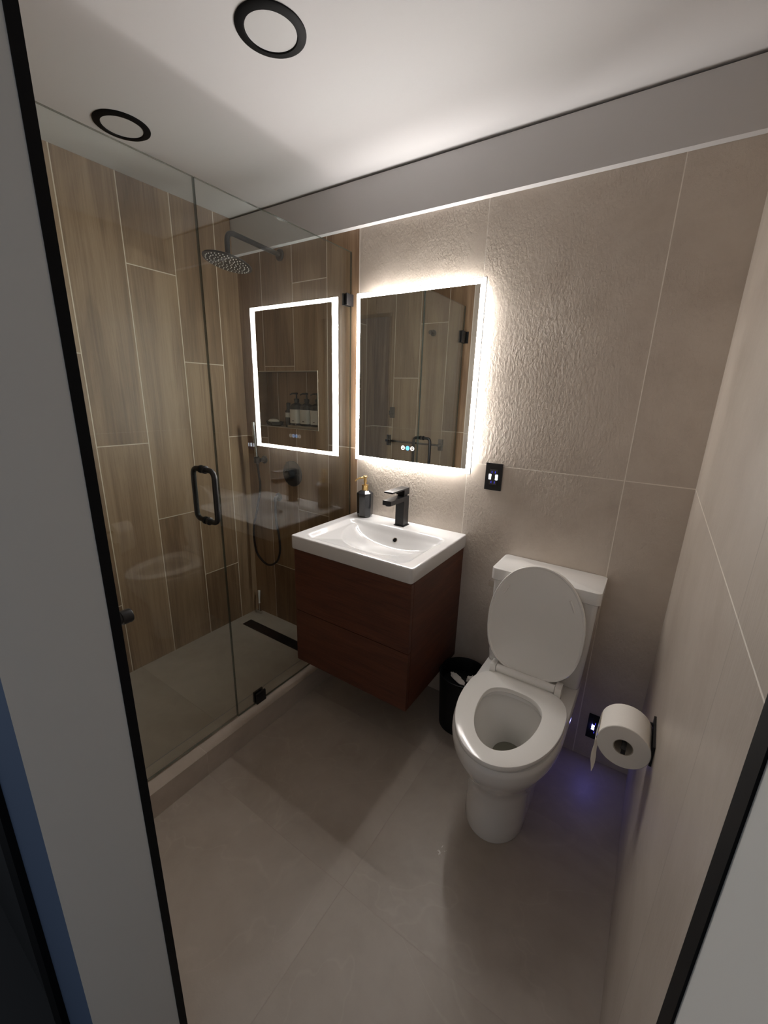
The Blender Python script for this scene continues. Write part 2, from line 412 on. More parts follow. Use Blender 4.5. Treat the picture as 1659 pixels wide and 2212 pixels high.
# soffit above the mirror wall; a black strip paints the shade of the ceiling gap
bm = BM(); box(bm, 0.0, W, -SD, -0.0005, ZS, H - 0.007)
struct('trim_2', bm, M['paint'], 'shallow white soffit along the top of the back wall', 'trim')
bm = BM(); box(bm, 0.0, W, -SD + 0.012, -0.0005, H - 0.007, H - 0.0002)
struct('trim_3', bm, M['black_trim'], 'black strip standing in for the shade in the gap between soffit and ceiling', 'trim')

# front wall with the doorway
bm = BM()
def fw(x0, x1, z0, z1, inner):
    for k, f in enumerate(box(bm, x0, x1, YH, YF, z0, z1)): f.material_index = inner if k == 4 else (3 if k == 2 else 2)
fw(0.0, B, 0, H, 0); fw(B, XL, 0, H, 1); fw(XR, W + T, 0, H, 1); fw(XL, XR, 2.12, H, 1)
me = bpy.data.meshes.new('wall_front'); bm.to_mesh(me); bm.free()
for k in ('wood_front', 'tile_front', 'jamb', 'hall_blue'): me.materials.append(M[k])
o = bpy.data.objects.new('wall_front', me); COL.objects.link(o); o['kind'] = 'structure'
o['label'] = 'front wall with the white door opening'; o['category'] = 'wall'
# black edge strips of the door opening
bm = BM(); box(bm, XL - 0.004, XL + 0.0015, YF - 0.0135, YF + 0.0015, 0.0, 2.12)
struct('trim_4', bm, M['black_trim'], 'black edge strip down the left door jamb', 'trim')
bm = BM(); box(bm, XR - 0.0015, XR + 0.004, YF - 0.0209, YF + 0.0015, 0.0, 2.12)
struct('trim_5', bm, M['black_trim'], 'black edge strip down the right door jamb', 'trim')
# hall side: dark door with black casing left of the opening
bm = BM(); box(bm, 1.165, 1.258, YH - 0.012, YH, 0.0, 2.12); struct('trim_6', bm, M['black_trim'], 'black casing of the dark hall door', 'trim')
bm = BM(); box(bm, 0.36, 1.165, YH - 0.006, YH, 0.0, 2.08); struct('door_1', bm, M['hall_dark'], 'dark charcoal door in the hall at the lower left', 'door')

# ------------------------------------------------------------------ shower glass
def pane(name, y0, y1, z0, z1, parent):
    bm = BM()
    for k, f in enumerate(box(bm, G - 0.005, G + 0.005, y0, y1, z0, z1)): f.material_index = 0 if k in (3, 5) else 1
    return finish(name, bm, [M['glass'], M['glass_edge']], parent, smooth=False)
pan = thing('shower_screen', 'fixed clear glass shower panel standing on the curb between door and back wall', 'glass panel', (G, -0.39, HC))
pane('glass', -0.7845, -0.004, HC + 0.003, ZG, pan)
def clamp(name, y0, y1, z0, z1, parent, lab=None):
    bm = BM(); box(bm, G - 0.014, G - 0.0055, y0, y1, z0, z1); box(bm, G + 0.0055, G + 0.014, y0, y1, z0, z1)
    bevel_all(bm, 0.0015, 2)
    o = finish(name, bm, M['black'], parent)
    if lab: o['label'] = lab
    return o
clamp('clamp', -0.052, -0.001, 1.875, 1.925, pan, 'black square clamp at the back wall')
clamp('clamp', -0.690, -0.640, HC + 0.0005, HC + 0.053, pan, 'black square clamp on the curb')
dor = thing('shower_door', 'hinged clear glass shower door with a black D-shaped pull handle', 'shower door', (G, -1.07, HC))
pane('glass', -1.390, -0.7875, HC + 0.009, ZG, dor)
hy, hz0, hz1 = -0.842, 1.018, 1.208
bm = BM()
for s in (-1, 1):
    tube(bm, arc_path([(G + s * 0.0055, hy, hz1), (G + s * 0.062, hy, hz1), (G + s * 0.062, hy, hz0), (G + s * 0.0055, hy, hz0)], 0.034, 8), 0.0095, 14)
hd = finish('handle', bm, M['black'], dor)
for z in (hz0, hz1):
    bm = BM()
    for s in (-1, 1): lathe(bm, [(0.0135, G + s * 0.0052), (0.0145, G + s * 0.008), (0.0145, G + s * 0.014), (0.011, G + s * 0.016)], hy, z, 24, 'x')
    finish('collar', bm, M['black'], hd)
for z in (0.30, 1.90):
    bm = BM()
    for s in (-1, 1): box(bm, G + s * 0.010 - 0.0045, G + s * 0.010 + 0.0045, -1.395, -1.345, z - 0.04, z + 0.04)
    box(bm, G - 0.024, G + 0.024, YF + 0.0005, YF + 0.008, z - 0.04, z + 0.04); box(bm, G - 0.008, G + 0.008, YF + 0.006, -1.392, z - 0.03, z + 0.03)
    bevel_all(bm, 0.001, 1); finish('hinge', bm, M['black'], dor)

# ------------------------------------------------------------------ shower fittings
sh = thing('rain_shower', 'round dark rain shower head on a curved arm above the shower', 'shower head', (0.345, 0.0, 2.155))
bm = BM(); tube(bm, arc_path([(0.345, -0.002, 2.155), (0.388, -0.352, 2.155), (0.390, -0.354, 2.05)], 0.045, 10), 0.0115, 16); finish('arm', bm, M['gunmetal'], sh)
bm = BM(); lathe(bm, [(0.028, -0.0005), (0.028, -0.006), (0.024, -0.010), (0.012, -0.011)], 0.345, 2.155, 28, 'y'); finish('wall_flange', bm, M['gunmetal'], sh)
HX, HY, HZ = 0.390, -0.354, 2.026
def tiltm(bm):
    c = Vector((HX, HY, HZ + 0.026))
    m = Matrix.Rotation(math.radians(11), 4, Vector((-0.79, 0.61, 0))) @ Matrix.Rotation(math.radians(-4), 4, Vector((0.61, 0.79, 0)))
    bmesh.ops.transform(bm, matrix=Matrix.Translation(c) @ m @ Matrix.Translation(-c), verts=bm.verts)
bm = BM(); lathe(bm, [(0.102, HZ), (0.106, HZ + 0.001), (0.106, HZ + 0.005), (0.102, HZ + 0.007), (0.03, HZ + 0.010), (0.022, HZ + 0.014), (0.018, HZ + 0.026), (0.013, HZ + 0.03)], HX, HY, 56); tiltm(bm); hd_ = finish('head', bm, M['gunmetal'], sh)
bm = BM()
for ring, cnt in ((0.092, 32), (0.074, 25), (0.056, 19), (0.038, 13), (0.020, 7)):
    for k in range(cnt):
        a = 2 * PI * k / cnt + ring * 40
        lathe(bm, [(0.0012, HZ - 0.0035), (0.0024, HZ - 0.002), (0.0028, HZ + 0.0002)], HX + ring * math.cos(a), HY + ring * math.sin(a), 8)
tiltm(bm); finish('nozzle_ring', bm, M['nozzle'], hd_)

hs = thing('hand_shower', 'slim steel hand shower wand hanging left of the niche with a dark hose', 'hand shower', (0.135, -0.045, 1.08))
bm = BM(); tube(bm, [(0.128, -0.056, 1.305), (0.128, -0.056, 1.303), (0.129, -0.052, 1.20), (0.131, -0.046, 1.10), (0.131, -0.045, 1.07)], [0.009, 0.0118, 0.0118, 0.0105, 0.008], 18); finish('wand', bm, M['steel'], hs)
bm = BM(); tube(bm, smooth_path([(0.131, -0.045, 1.07), (0.137, -0.042, 0.99), (0.140, -0.040, 0.90), (0.095, -0.040, 0.74), (0.055, -0.040, 0.62), (0.066, -0.040, 0.48), (0.120, -0.040, 0.42), (0.190, -0.040, 0.405), (0.262, -0.040, 0.45), (0.293, -0.040, 0.53), (0.290, -0.040, 0.62), (0.268, -0.038, 0.72), (0.262, -0.034, 0.80), (0.262, -0.032, 0.84)], 8), 0.0068, 12); finish('hose', bm, M['gunmetal'], hs)
br = thing('shower_bracket', 'round dark wall bracket holding the hand shower', 'wall bracket', (0.150, 0, 1.078))
bm = BM(); lathe(bm, [(0.024, -0.0005), (0.024, -0.008), (0.012, -0.010), (0.011, -0.036)], 0.150, 1.078, 28, 'y'); finish('base', bm, M['gunmetal'], br)
bm = BM(); lathe(bm, [(0.0118, 1.058), (0.0165, 1.060), (0.0175, 1.094), (0.0145, 1.095), (0.0145, 1.097)], 0.131, -0.0455, 20, 'z', False, False); finish('cradle', bm, M['gunmetal'], br)
ob = thing('hose_outlet', 'dark elbow outlet on the shower wall below the valve', 'wall outlet', (0.262, 0, 0.86))
bm = BM(); lathe(bm, [(0.026, -0.0005), (0.026, -0.006), (0.013, -0.008)], 0.262, 0.86, 24, 'y'); finish('base', bm, M['gunmetal'], ob)
bm = BM(); tube(bm, arc_path([(0.262, -0.007, 0.86), (0.262, -0.032, 0.86), (0.262, -0.032, 0.838)], 0.012, 6), 0.0105, 14); finish('elbow', bm, M['gunmetal'], ob)
va = thing('shower_valve', 'round dark shower valve plate with lever on the wall below the niche', 'shower valve', (0.385, 0, 1.02))
bm = BM(); lathe(bm, [(0.075, -0.0005), (0.075, -0.005), (0.072, -0.007), (0.030, -0.008)], 0.385, 1.02, 48, 'y'); finish('plate', bm, M['gunmetal'], va)
bm = BM(); lathe(bm, [(0.026, -0.007), (0.026, -0.045), (0.023, -0.048)], 0.385, 1.02, 28, 'y'); box(bm, 0.379, 0.391, -0.046, -0.034, 1.02, 1.095); finish('lever', bm, M['gunmetal'], va)

dr = thing('linear_drain', 'long dark slot drain in the shower floor near the back wall', 'drain', (0.33, -0.16, ZF))
bm = BM(); box(bm, 0.080, 0.660, -0.194, -0.188, ZF, ZF + 0.002); box(bm, 0.080, 0.660, -0.132, -0.126, ZF, ZF + 0.002); box(bm, 0.080, 0.086, -0.188, -0.132, ZF, ZF + 0.002); box(bm, 0.654, 0.660, -0.188, -0.132, ZF, ZF + 0.002); finish('frame', bm, M['black'], dr)
part_box('cover', dr, M['black'], 0.0875, 0.6525, -0.1865, -0.1335, ZF, ZF + 0.0018)

# niche contents
nz = NZ0
ty = thing('tray', 'low beige tray under the pump bottles in the niche', 'tray', (0.46, 0.04, nz))
bm = BM(); box(bm, 0.349, 0.585, 0.008, 0.078, nz + 0.0003, nz + 0.014); bevel_all(bm, 0.003, 2); finish('base', bm, M['ledge'], ty)
zt = nz + 0.0145
def pump_bottle(cx, label):
    t = thing('pump_bottle', label, 'pump bottle', (cx, 0.045, zt), 'dark pump bottles in the shower niche')
    def sq(h, z, n=28, e=4.0):
        o = []
        for i in range(n):
            a = 2 * PI * i / n; c, s = math.cos(a), math.sin(a)
            o.append((cx + h * math.copysign(abs(c) ** (2 / e), c), 0.045 + h * math.copysign(abs(s) ** (2 / e), s), z))
        return o
    bm = BM(); loft(bm, [sq(0.030, zt), sq(0.0325, zt + 0.004), sq(0.0325, zt + 0.102), sq(0.030, zt + 0.110), sq(0.018, zt + 0.120, e=2.5), sq(0.0125, zt + 0.124, e=2.0), sq(0.0125, zt + 0.132, e=2.0)]); finish('body', bm, M['plastic_dark'], t)
    bm = BM(); loft(bm, [sq(0.0331, zt + 0.012), sq(0.0331, zt + 0.088)], False, False); lb = finish('paper_label', bm, M['label'], t); lb['label'] = 'white paper label'
    bm = BM(); box(bm, cx - 0.006, cx + 0.008, 0.0114, 0.0117, zt + 0.022, zt + 0.027); finish('print', bm, M['ink'], lb)
    bm = BM(); lathe(bm, [(0.0145, zt + 0.130), (0.0145, zt + 0.146), (0.005, zt + 0.148), (0.004, zt + 0.168), (0.0085, zt + 0.169), (0.0085, zt + 0.178), (0.004, zt + 0.180)], cx, 0.045, 20)
    tube(bm, [(cx, 0.045, zt + 0.174), (cx - 0.022, 0.036, zt + 0.174), (cx - 0.036, 0.030, zt + 0.167)], [0.005, 0.004, 0.003], 10); finish('pump', bm, M['plastic_dark'], t)
    return t
PB = pump_bottle(0.388, 'dark pump bottle with white label, leftmost of three in the niche, beside the small tube')
clone(PB, (0.467, 0.045, zt), 'dark pump bottle with white label, middle of the three in the niche')
clone(PB, (0.546, 0.045, zt), 'dark pump bottle with white label at the right edge of the niche')
tb = thing('bottle', 'small dark capped bottle with a grey label between soap dish and pump bottles', 'bottle', (0.322, 0.045, nz))
bm = BM(); lathe(bm, [(0.018, nz + 0.0003), (0.0195, nz + 0.003), (0.0195, nz + 0.09), (0.014, nz + 0.098), (0.010, nz + 0.102)], 0.322, 0.045, 28); finish('body', bm, M['plastic_dark'], tb)
bm = BM(); lathe(bm, [(0.0199, nz + 0.055), (0.0199, nz + 0.082)], 0.322, 0.045, 28, 'z', False, False); finish('paper_label', bm, M['label'], tb)
bm = BM(); lathe(bm, [(0.012, nz + 0.100), (0.012, nz + 0.135), (0.010, nz + 0.137)], 0.322, 0.045, 24); finish('cap', bm, M['plastic_dark'], tb)
bm = BM(); lathe(bm, [(0.040, nz + 0.0003), (0.055, nz + 0.006), (0.064, nz + 0.024), (0.061, nz + 0.025), (0.052, nz + 0.011), (0.030, nz + 0.008)], 0.205, 0.043, 36)
for v in bm.verts: v.co.y = 0.043 + (v.co.y - 0.043) * 0.6
tag(finish('soap_dish', bm, M['plastic_dark'], None, True, (0.205, 0.043, nz)), 'oval dark soap dish at the left of the niche', 'soap dish')
bm = BM(); bmesh.ops.create_uvsphere(bm, u_segments=32, v_segments=16, radius=1.0)
for v in bm.verts: v.co = Vector((0.196 + 0.040 * v.co.x, 0.043 + 0.024 * v.co.y, nz + 0.0245 + 0.0155 * math.copysign(abs(v.co.z) ** 0.8, v.co.z)))
tag(finish('soap_bar', bm, M['soap'], None, True, (0.196, 0.043, nz + 0.011)), 'oval white soap bar lying in the dark dish', 'soap')

sc = thing('scraper', 'small scraper with white handle and steel foot leaning in the shower corner', 'scraper', (0.055, -0.035, ZF))
bm = BM(); tube(bm, [(0.040, -0.016, 0.172), (0.041, -0.017, 0.168), (0.044, -0.020, 0.145), (0.049, -0.026, 0.105), (0.051, -0.028, 0.083)], [0.006, 0.0095, 0.0085, 0.0055, 0.007], 14); finish('handle', bm, M['ceramic'], sc)
bm = BM(); tube(bm, [(0.051, -0.028, 0.084), (0.054, -0.032, 0.055), (0.056, -0.034, 0.035)], [0.004, 0.0035, 0.0045], 10); finish('neck', bm, M['chrome'], sc)
bm = BM(); box(bm, 0.036, 0.078, -0.042, -0.028, ZF + 0.0005, 0.036); bevel_all(bm, 0.003, 2); finish('blade', bm, M['chrome'], sc)

# fittings on the front wall, seen in the mirror
tbr = thing('towel_bar', 'dark towel bar on the shower end wall, seen in the mirror', 'towel bar', (0.419, YF, 1.10))
for x in (0.170, 0.668):
    bm = BM(); box(bm, x - 0.020, x + 0.020, YF + 0.0005, YF + 0.010, 1.055, 1.145); box(bm, x - 0.009, x + 0.009, YF + 0.010, YF + 0.05, 1.091, 1.109); bevel_all(bm, 0.002, 2); finish('bracket', bm, M['black'], tbr)
bm = BM(); tube(bm, [(0.170, YF + 0.045, 1.10), (0.668, YF + 0.045, 1.10)], 0.008, 14); finish('bar', bm, M['black'], tbr)
bm = BM(); box(bm, 0.174, 0.218, YF + 0.0005, YF + 0.012, 1.29, 1.38); box(bm, 0.188, 0.204, YF + 0.012, YF + 0.045, 1.315, 1.331); box(bm, 0.188, 0.204, YF + 0.037, YF + 0.045, 1.331, 1.35); bevel_all(bm, 0.002, 2)
tag(finish('towel_hook', bm, M['black'], None, True, (0.196, YF, 1.335)), 'dark square-plated hook above the towel bar, seen in the mirror', 'hook')
bm = BM(); lathe(bm, [(0.024, YF + 0.0005), (0.024, YF + 0.008), (0.010, YF + 0.010), (0.009, YF + 0.04), (0.016, YF + 0.042), (0.016, YF + 0.055)], 0.546, 1.945, 24, 'y')
tag(finish('robe_hook', bm, M['black'], None, True, (0.546, YF, 1.945)), 'small round dark robe hook high on the shower end wall, seen in the mirror', 'hook')
bm = BM(); lathe(bm, [(0.020, YF + 0.0005), (0.020, YF + 0.006), (0.0105, YF + 0.008), (0.0105, YF + 0.024), (0.0125, YF + 0.025), (0.0125, YF + 0.040), (0.0115, YF + 0.042)], 1.415, 1.095, 24, 'y')
tag(finish('wall_hook', bm, M['black'], None, True, (1.415, YF, 1.095)), 'short black peg hook sticking out beside the left door jamb', 'hook')

# ------------------------------------------------------------------ lit mirror
MX0, MX1, MZ0, MZ1, MY = 0.8693, 1.4883, 1.1608, 1.9212, -0.035
mr = thing('lit_mirror', 'rectangular mirror with glowing white border on the grey wall above the basin', 'mirror', ((MX0 + MX1) / 2, 0, MZ0))
bm = BM(); i_ = 0.045; box(bm, MX0 + i_, MX1 - i_, -0.0285, -0.0005, MZ0 + i_, MZ1 - i_); finish('housing', bm, M['hidden_back'], mr, False)
bm = BM(); j = i_ - 0.0015; y0, y1 = -0.0220, -0.0060
quad(bm, (MX0 + j, y0, MZ0 + j), (MX0 + j, y1, MZ0 + j), (MX0 + j, y1, MZ1 - j), (MX0 + j, y0, MZ1 - j))
quad(bm, (MX1 - j, y0, MZ0 + j), (MX1 - j, y0, MZ1 - j), (MX1 - j, y1, MZ1 - j), (MX1 - j, y1, MZ0 + j))
quad(bm, (MX0 + j, y0, MZ1 - j), (MX0 + j, y1, MZ1 - j), (MX1 - j, y1, MZ1 - j), (MX1 - j, y0, MZ1 - j))
quad(bm, (MX0 + j, y0, MZ0 + j), (MX1 - j, y0, MZ0 + j), (MX1 - j, y1, MZ0 + j), (MX0 + j, y1, MZ0 + j))
me = bpy.data.meshes.new('rear_light'); bmesh.ops.translate(bm, verts=bm.verts, vec=-mr.location); bm.to_mesh(me); bm.free(); me.materials.append(M['backlight'])
o = bpy.data.objects.new('rear_light', me); COL.objects.link(o); o.parent = mr
bm = BM(); box(bm, MX0, MX1, -0.034, -0.029, MZ0, MZ1); o = finish('backing', bm, M['hidden_back'], mr, False)
e0, e1 = 0.004, 0.022
bm = BM(); box(bm, MX0 + e1, MX1 - e1, -0.0352, -0.0341, MZ0 + e1, MZ1 - e1); gl = finish('mirror_glass', bm, M['mirror'], mr, False)
bm = BM()
def band(x0, x1, z0, z1): box(bm, x0, x1, -0.0352, -0.0341, z0, z1)
band(MX0 + e0, MX1 - e0, MZ1 - e1, MZ1 - e0); band(MX0 + e0, MX1 - e0, MZ0 + e0, MZ0 + e1)
band(MX0 + e0, MX0 + e1, MZ0 + e1, MZ1 - e1); band(MX1 - e1, MX1 - e0, MZ0 + e1, MZ1 - e1)
o = finish('light_border', bm, M['band'], mr, False); o['label'] = 'glowing frosted border'
for k, x in enumerate((1.149, 1.174, 1.199)):
    bm = BM()
    loft(bm, [circ(x, 1.245, -0.0355, 0.0098, 28, 'y'), circ(x, 1.245, -0.0355, 0.0062, 28, 'y')], False, False)
    if k == 1: loft(bm, [circ(x, 1.245, -0.0355, 0.0050, 28, 'y'), circ(x, 1.245, -0.0355, 0.0016, 28, 'y')], False, False)
    else: box(bm, x - 0.0028, x + 0.0028, -0.0356, -0.0354, 1.2438, 1.2462)
    o = finish('touch_button', bm, M['btn_blue' if k == 1 else 'btn_white'], mr, False)
    o['label'] = 'glowing blue touch button' if k == 1 else 'glowing white touch button'

# ------------------------------------------------------------------ vanity
VX0, VX1, VD, VT, VB = 0.8672, 1.4827, 0.4923, 0.8804, 0.8185
CX0, CX1, CZ0 = 0.8755, 1.4755, 0.252
vc = thing('vanity_cabinet', 'wall-hung dark walnut vanity cabinet with two drawers under the white basin', 'cabinet', ((CX0 + CX1) / 2, -0.23, CZ0))
bm = BM(); zt_ = VB - 0.0005; box(bm, CX0, CX0 + 0.018, -0.458, -0.002, CZ0, zt_); box(bm, CX1 - 0.018, CX1, -0.458, -0.002, CZ0, zt_); box(bm, CX0 + 0.018, CX1 - 0.018, -0.458, -0.002, CZ0, CZ0 + 0.018); box(bm, CX0 + 0.018, CX1 - 0.018, -0.018, -0.002, CZ0 + 0.018, zt_ - 0.15); finish('carcass', bm, M['walnut'], vc)
zsplit = 0.516
part_box('drawer', vc, M['walnut'], CX0, CX1, -0.479, -0.460, CZ0, zsplit - 0.0018, 0.0012, 1)
part_box('drawer', vc, M['walnut'], CX0, CX1, -0.479, -0.460, zsplit + 0.0018, VB - 0.006, 0.0012, 1)

ba = thing('basin', 'white ceramic basin with a curved bowl set on the walnut cabinet', 'sink', ((VX0 + VX1) / 2, -0.25, VB))
bx0, bx1, by0, by1 = 0.914, 1.438, -0.466, -0.112      # bowl opening
ex, ey, ax_, ay_ = 1.160, -0.112, 0.252, 0.300         # inner bowl: half ellipse against the deck
def sst(t): t = max(0.0, min(1.0, t)); return t * t * (3 - 2 * t)
def depth(x, y):
    r = 0.045
    qx = max(bx0 + r - x, x - (bx1 - r), 0.0); qy = max(by0 + r - y, y - (by1 - r), 0.0)
    inside = r - math.hypot(qx, qy) if (qx > 0 and qy > 0) else min(x - bx0, bx1 - x, y - by0, by1 - y)
    if inside <= 0: return 0.0
    d = 0.015 * sst(inside / 0.028) + 0.012 * sst(inside / 0.16)
    rho = math.hypot((x - (ex + 0.04)) / ax_, (y - ey) / ay_)
    if rho < 1.0:
        d += 0.062 * (1 - rho ** 2.2) ** 0.9 * sst((by1 - y) / 0.075)
    return d
fil = [0.0, 0.0007, 0.0018, 0.0035, 0.006, 0.010, 0.014]
def coords(a, b, n):
    return [a + f for f in fil] + [a + 0.014 + (b - a - 0.028) * i / n for i in range(1, n)] + [b - f for f in reversed(fil)]
xs, ys = coords(VX0, VX1, 110), coords(-VD, -0.0015, 84)
def fz(d): return -0.006 + math.sqrt(max(0.0, 0.006 ** 2 - (0.006 - min(d, 0.006)) ** 2))
RC = 0.014
def corner(x, y):
    cx = VX0 + RC if x < VX0 + RC else (VX1 - RC if x > VX1 - RC else None)
    cy = -VD + RC if y < -VD + RC else None
    if cx is None or cy is None: return x, y
    a, b = (x - cx) / RC, (y - cy) / RC
    return cx + RC * a * math.sqrt(1 - b * b / 2), cy + RC * b * math.sqrt(1 - a * a / 2)
bm = BM(); gv = []
for y in ys:
    row = []
    for x in xs:
        e = min(x - VX0, VX1 - x, y + VD)
        z = VT + fz(e) - depth(x, y)
        X, Y = corner(x, y); row.append(bm.verts.new((X, Y, z)))
    gv.append(row)
for i in range(len(ys) - 1):
    for k in range(len(xs) - 1): bm.faces.new((gv[i][k], gv[i][k + 1], gv[i + 1][k + 1], gv[i + 1][k]))
ringv = [gv[0][k] for k in range(len(xs))] + [gv[i][-1] for i in range(1, len(ys))] + [gv[-1][k] for k in range(len(xs) - 2, -1, -1)] + [gv[i][0] for i in range(len(ys) - 2, 0, -1)]
n_ = len(ringv); cxm, cym = (VX0 + VX1) / 2, -0.246
low = []
for (dz, ins) in ((0.006, 0.0), (0.002, 0.0015), (0.0, 0.005)):
    rr = []
    for v in ringv:
        x, y = v.co.x, v.co.y
        rr.append(bm.verts.new((x + (ins if x < cxm else -ins), y + (ins if y < cym else 0.0), VB + dz)))
    low.append(rr)
prev = ringv
for rr in low:
    for k in range(n_): bm.faces.new((prev[k], prev[(k + 1) % n_], rr[(k + 1) % n_], rr[k]))
    prev = rr
un = {}
for i, y in enumerate(ys):
    for k, x in enumerate(xs):
        if i in (0, len(ys) - 1) or k in (0, len(xs) - 1): continue
        un[i, k] = bm.verts.new((min(max(x, VX0 + 0.006), VX1 - 0.006), max(y, -VD + 0.006), min(VB, gv[i][k].co.z - 0.012)))
idx = [(0, k) for k in range(len(xs))] + [(i, len(xs) - 1) for i in range(1, len(ys))] + [(len(ys) - 1, k) for k in range(len(xs) - 2, -1, -1)] + [(i, 0) for i in range(len(ys) - 2, 0, -1)]
for v, ik in zip(prev, idx): un[ik] = v
for i in range(len(ys) - 1):
    for k in range(len(xs) - 1): bm.faces.new((un[i, k], un[i + 1, k], un[i + 1, k + 1], un[i, k + 1]))
finish('bowl', bm, M['basin'], ba)
bm = BM(); oy, oz = -0.151, VT - depth(1.195, -0.151)
nrm = Vector((0, -(depth(1.195, -0.156) - depth(1.195, -0.146)) / 0.010, 1)).normalized()
def oring(r, h):
    u = Vector((1, 0, 0)); v = nrm.cross(u); c = Vector((1.195, oy, oz)) + nrm * h
    return [c + u * r * math.cos(2 * PI * k / 28) + v * r * math.sin(2 * PI * k / 28) for k in range(28)]
loft(bm, [oring(0.0125, -0.001), oring(0.0125, 0.0015), oring(0.0115, 0.0022), oring(0.0092, 0.0016), oring(0.0088, 0.0006)], False, False); finish('overflow_ring', bm, M['chrome'], ba)
bm = BM(); loft(bm, [oring(0.0088, 0.0007), oring(0.004, 0.0007)], True, True); finish('overflow_hole', bm, M['bin'], ba)

fc = thing('faucet', 'square matte black single-lever faucet on the basin deck', 'faucet', (1.176, -0.066, VT))
fx0, fx1 = 1.153, 1.198
bm = BM(); box(bm, 1.148, 1.203, -0.092, -0.037, VT + 0.0003, VT + 0.004); bevel_all(bm, 0.001, 2); finish('base_plate', bm, M['black'], fc)
bm = BM(); box(bm, fx0, fx1, -0.087, -0.042, VT + 0.004, VT + 0.145); bevel_all(bm, 0.0012, 2); finish('body', bm, M['black'], fc)
bm = BM(); box(bm, fx0, fx1, -0.200, -0.0871, VT + 0.124, VT + 0.145); bevel_all(bm, 0.0012, 2); sp_ = finish('spout', bm, M['black'], fc)
bm = BM(); lathe(bm, [(0.013, VT + 0.120), (0.013, VT + 0.1245)], 1.1755, -0.186, 24); finish('aerator', bm, M['gunmetal'], sp_)
bm = BM(); box(bm, fx0 + 0.006, fx1 - 0.006, -0.081, -0.048, VT + 0.145, VT + 0.153); finish('neck', bm, M['black'], fc)
bm = BM(); box(bm, fx0, fx1, -0.086, -0.041, VT + 0.153, VT + 0.184); box(bm, fx0, fx1, -0.190, -0.086, VT + 0.177, VT + 0.184); bevel_all(bm, 0.0012, 2); finish('lever', bm, M['black'], fc)

sd = thing('soap_dispenser', 'black octagonal soap bottle with brass pump on the basin corner', 'soap dispenser', (0.950, -0.055, VT))
def octa(r, z, rot=PI / 8 + 0.25): return [(0.950 + r * math.cos(2 * PI * k / 8 + rot), -0.055 + r * math.sin(2 * PI * k / 8 + rot), z) for k in range(8)]
bm = BM(); loft(bm, [octa(0.033, VT + 0.0003), octa(0.040, VT + 0.010), octa(0.0415, VT + 0.118), octa(0.040, VT + 0.123), octa(0.022, VT + 0.136), octa(0.014, VT + 0.138)]); bevel_all(bm, 0.0006, 1, 20); finish('bottle', bm, M['bottle_black'], sd, False)
bm = BM(); lathe(bm, [(0.0155, VT + 0.137), (0.0158, VT + 0.158), (0.0165, VT + 0.159), (0.0165, VT + 0.163), (0.006, VT + 0.164)], 0.950, -0.055, 28); finish('collar', bm, M['brass'], sd)
bm = BM(); lathe(bm, [(0.0055, VT + 0.163), (0.0060, VT + 0.172), (0.0085, VT + 0.182), (0.0065, VT + 0.194), (0.0065, VT + 0.2), (0.0105, VT + 0.201), (0.0105, VT + 0.207), (0.008, VT + 0.209)], 0.950, -0.055, 24)
tube(bm, smooth_path([(0.950, -0.055, VT + 0.198), (0.932, -0.066, VT + 0.197), (0.916, -0.077, VT + 0.190), (0.908, -0.083, VT + 0.180)], 5), [0.0058 - 0.0028 * k / 15 for k in range(16)], 12); finish('pump', bm, M['brass'], sd)

# ------------------------------------------------------------------ toilet
TX = 1.867
to = thing('toilet', 'white two-piece toilet with raised lid and high tank beside the vanity', 'toilet', (TX, -0.36, 0))
def egg(a, yb, ym, yf, z, n=2.0, nb=2.6, N=96, x0=TX):
    o = []
    for i in range(N):
        t = 2 * PI * i / N; c, s = math.cos(t), math.sin(t); e = n if s < 0 else nb
        x = a * math.copysign(abs(c) ** (2 / e), c)
        y = ym + (ym - yf) * math.copysign(abs(s) ** (2 / n), s) if s < 0 else ym + (yb - ym) * abs(s) ** (2 / nb)
        o.append((x0 + x, y, z))
    return o
bm = BM()
R1 = [egg(0.104, -0.12, -0.46, -0.590, 0.0003, 2.0, 3.5), egg(0.106, -0.12, -0.46, -0.592, 0.006, 2.0, 3.5), egg(0.105, -0.12, -0.46, -0.590, 0.05, 2.0, 3.5), egg(0.107, -0.11, -0.46, -0.590, 0.12, 2.0, 3.5),
      egg(0.114, -0.10, -0.455, -0.598, 0.19, 2.0, 4), egg(0.128, -0.08, -0.45, -0.615, 0.235, 2.0, 5), egg(0.150, -0.06, -0.44, -0.648, 0.285, 2.0, 6), egg(0.168, -0.04, -0.425, -0.675, 0.325, 2.0, 8),
      egg(0.179, -0.006, -0.42, -0.692, 0.36, 2.05, 10), egg(0.183, -0.006, -0.415, -0.698, 0.39, 2.05, 10), egg(0.182, -0.006, -0.415, -0.697, 0.404, 2.05, 10), egg(0.177, -0.008, -0.415, -0.692, 0.412, 2.05, 10), egg(0.168, -0.012, -0.415, -0.682, 0.4145, 2.05, 10),
      egg(0.116, -0.330, -0.44, -0.650, 0.4145, 2.0, 2.4), egg(0.113, -0.334, -0.44, -0.646, 0.405, 2.0, 2.4), egg(0.121, -0.326, -0.44, -0.652, 0.385, 2.0, 2.4), egg(0.119, -0.328, -0.44, -0.648, 0.345, 2.0, 2.4), egg(0.106, -0.330, -0.43, -0.615, 0.29, 2.0, 2.3),
      egg(0.086, -0.325, -0.41, -0.545, 0.24, 2.0, 2.2), egg(0.062, -0.318, -0.385, -0.470, 0.205, 2.0, 2.1), egg(0.048, -0.316, -0.375, -0.430, 0.17, 2.0, 2.0), egg(0.040, -0.322, -0.372, -0.418, 0.12, 2.0, 2.0)]
loft(bm, R1); finish('bowl', bm, M['ceramic'], to)
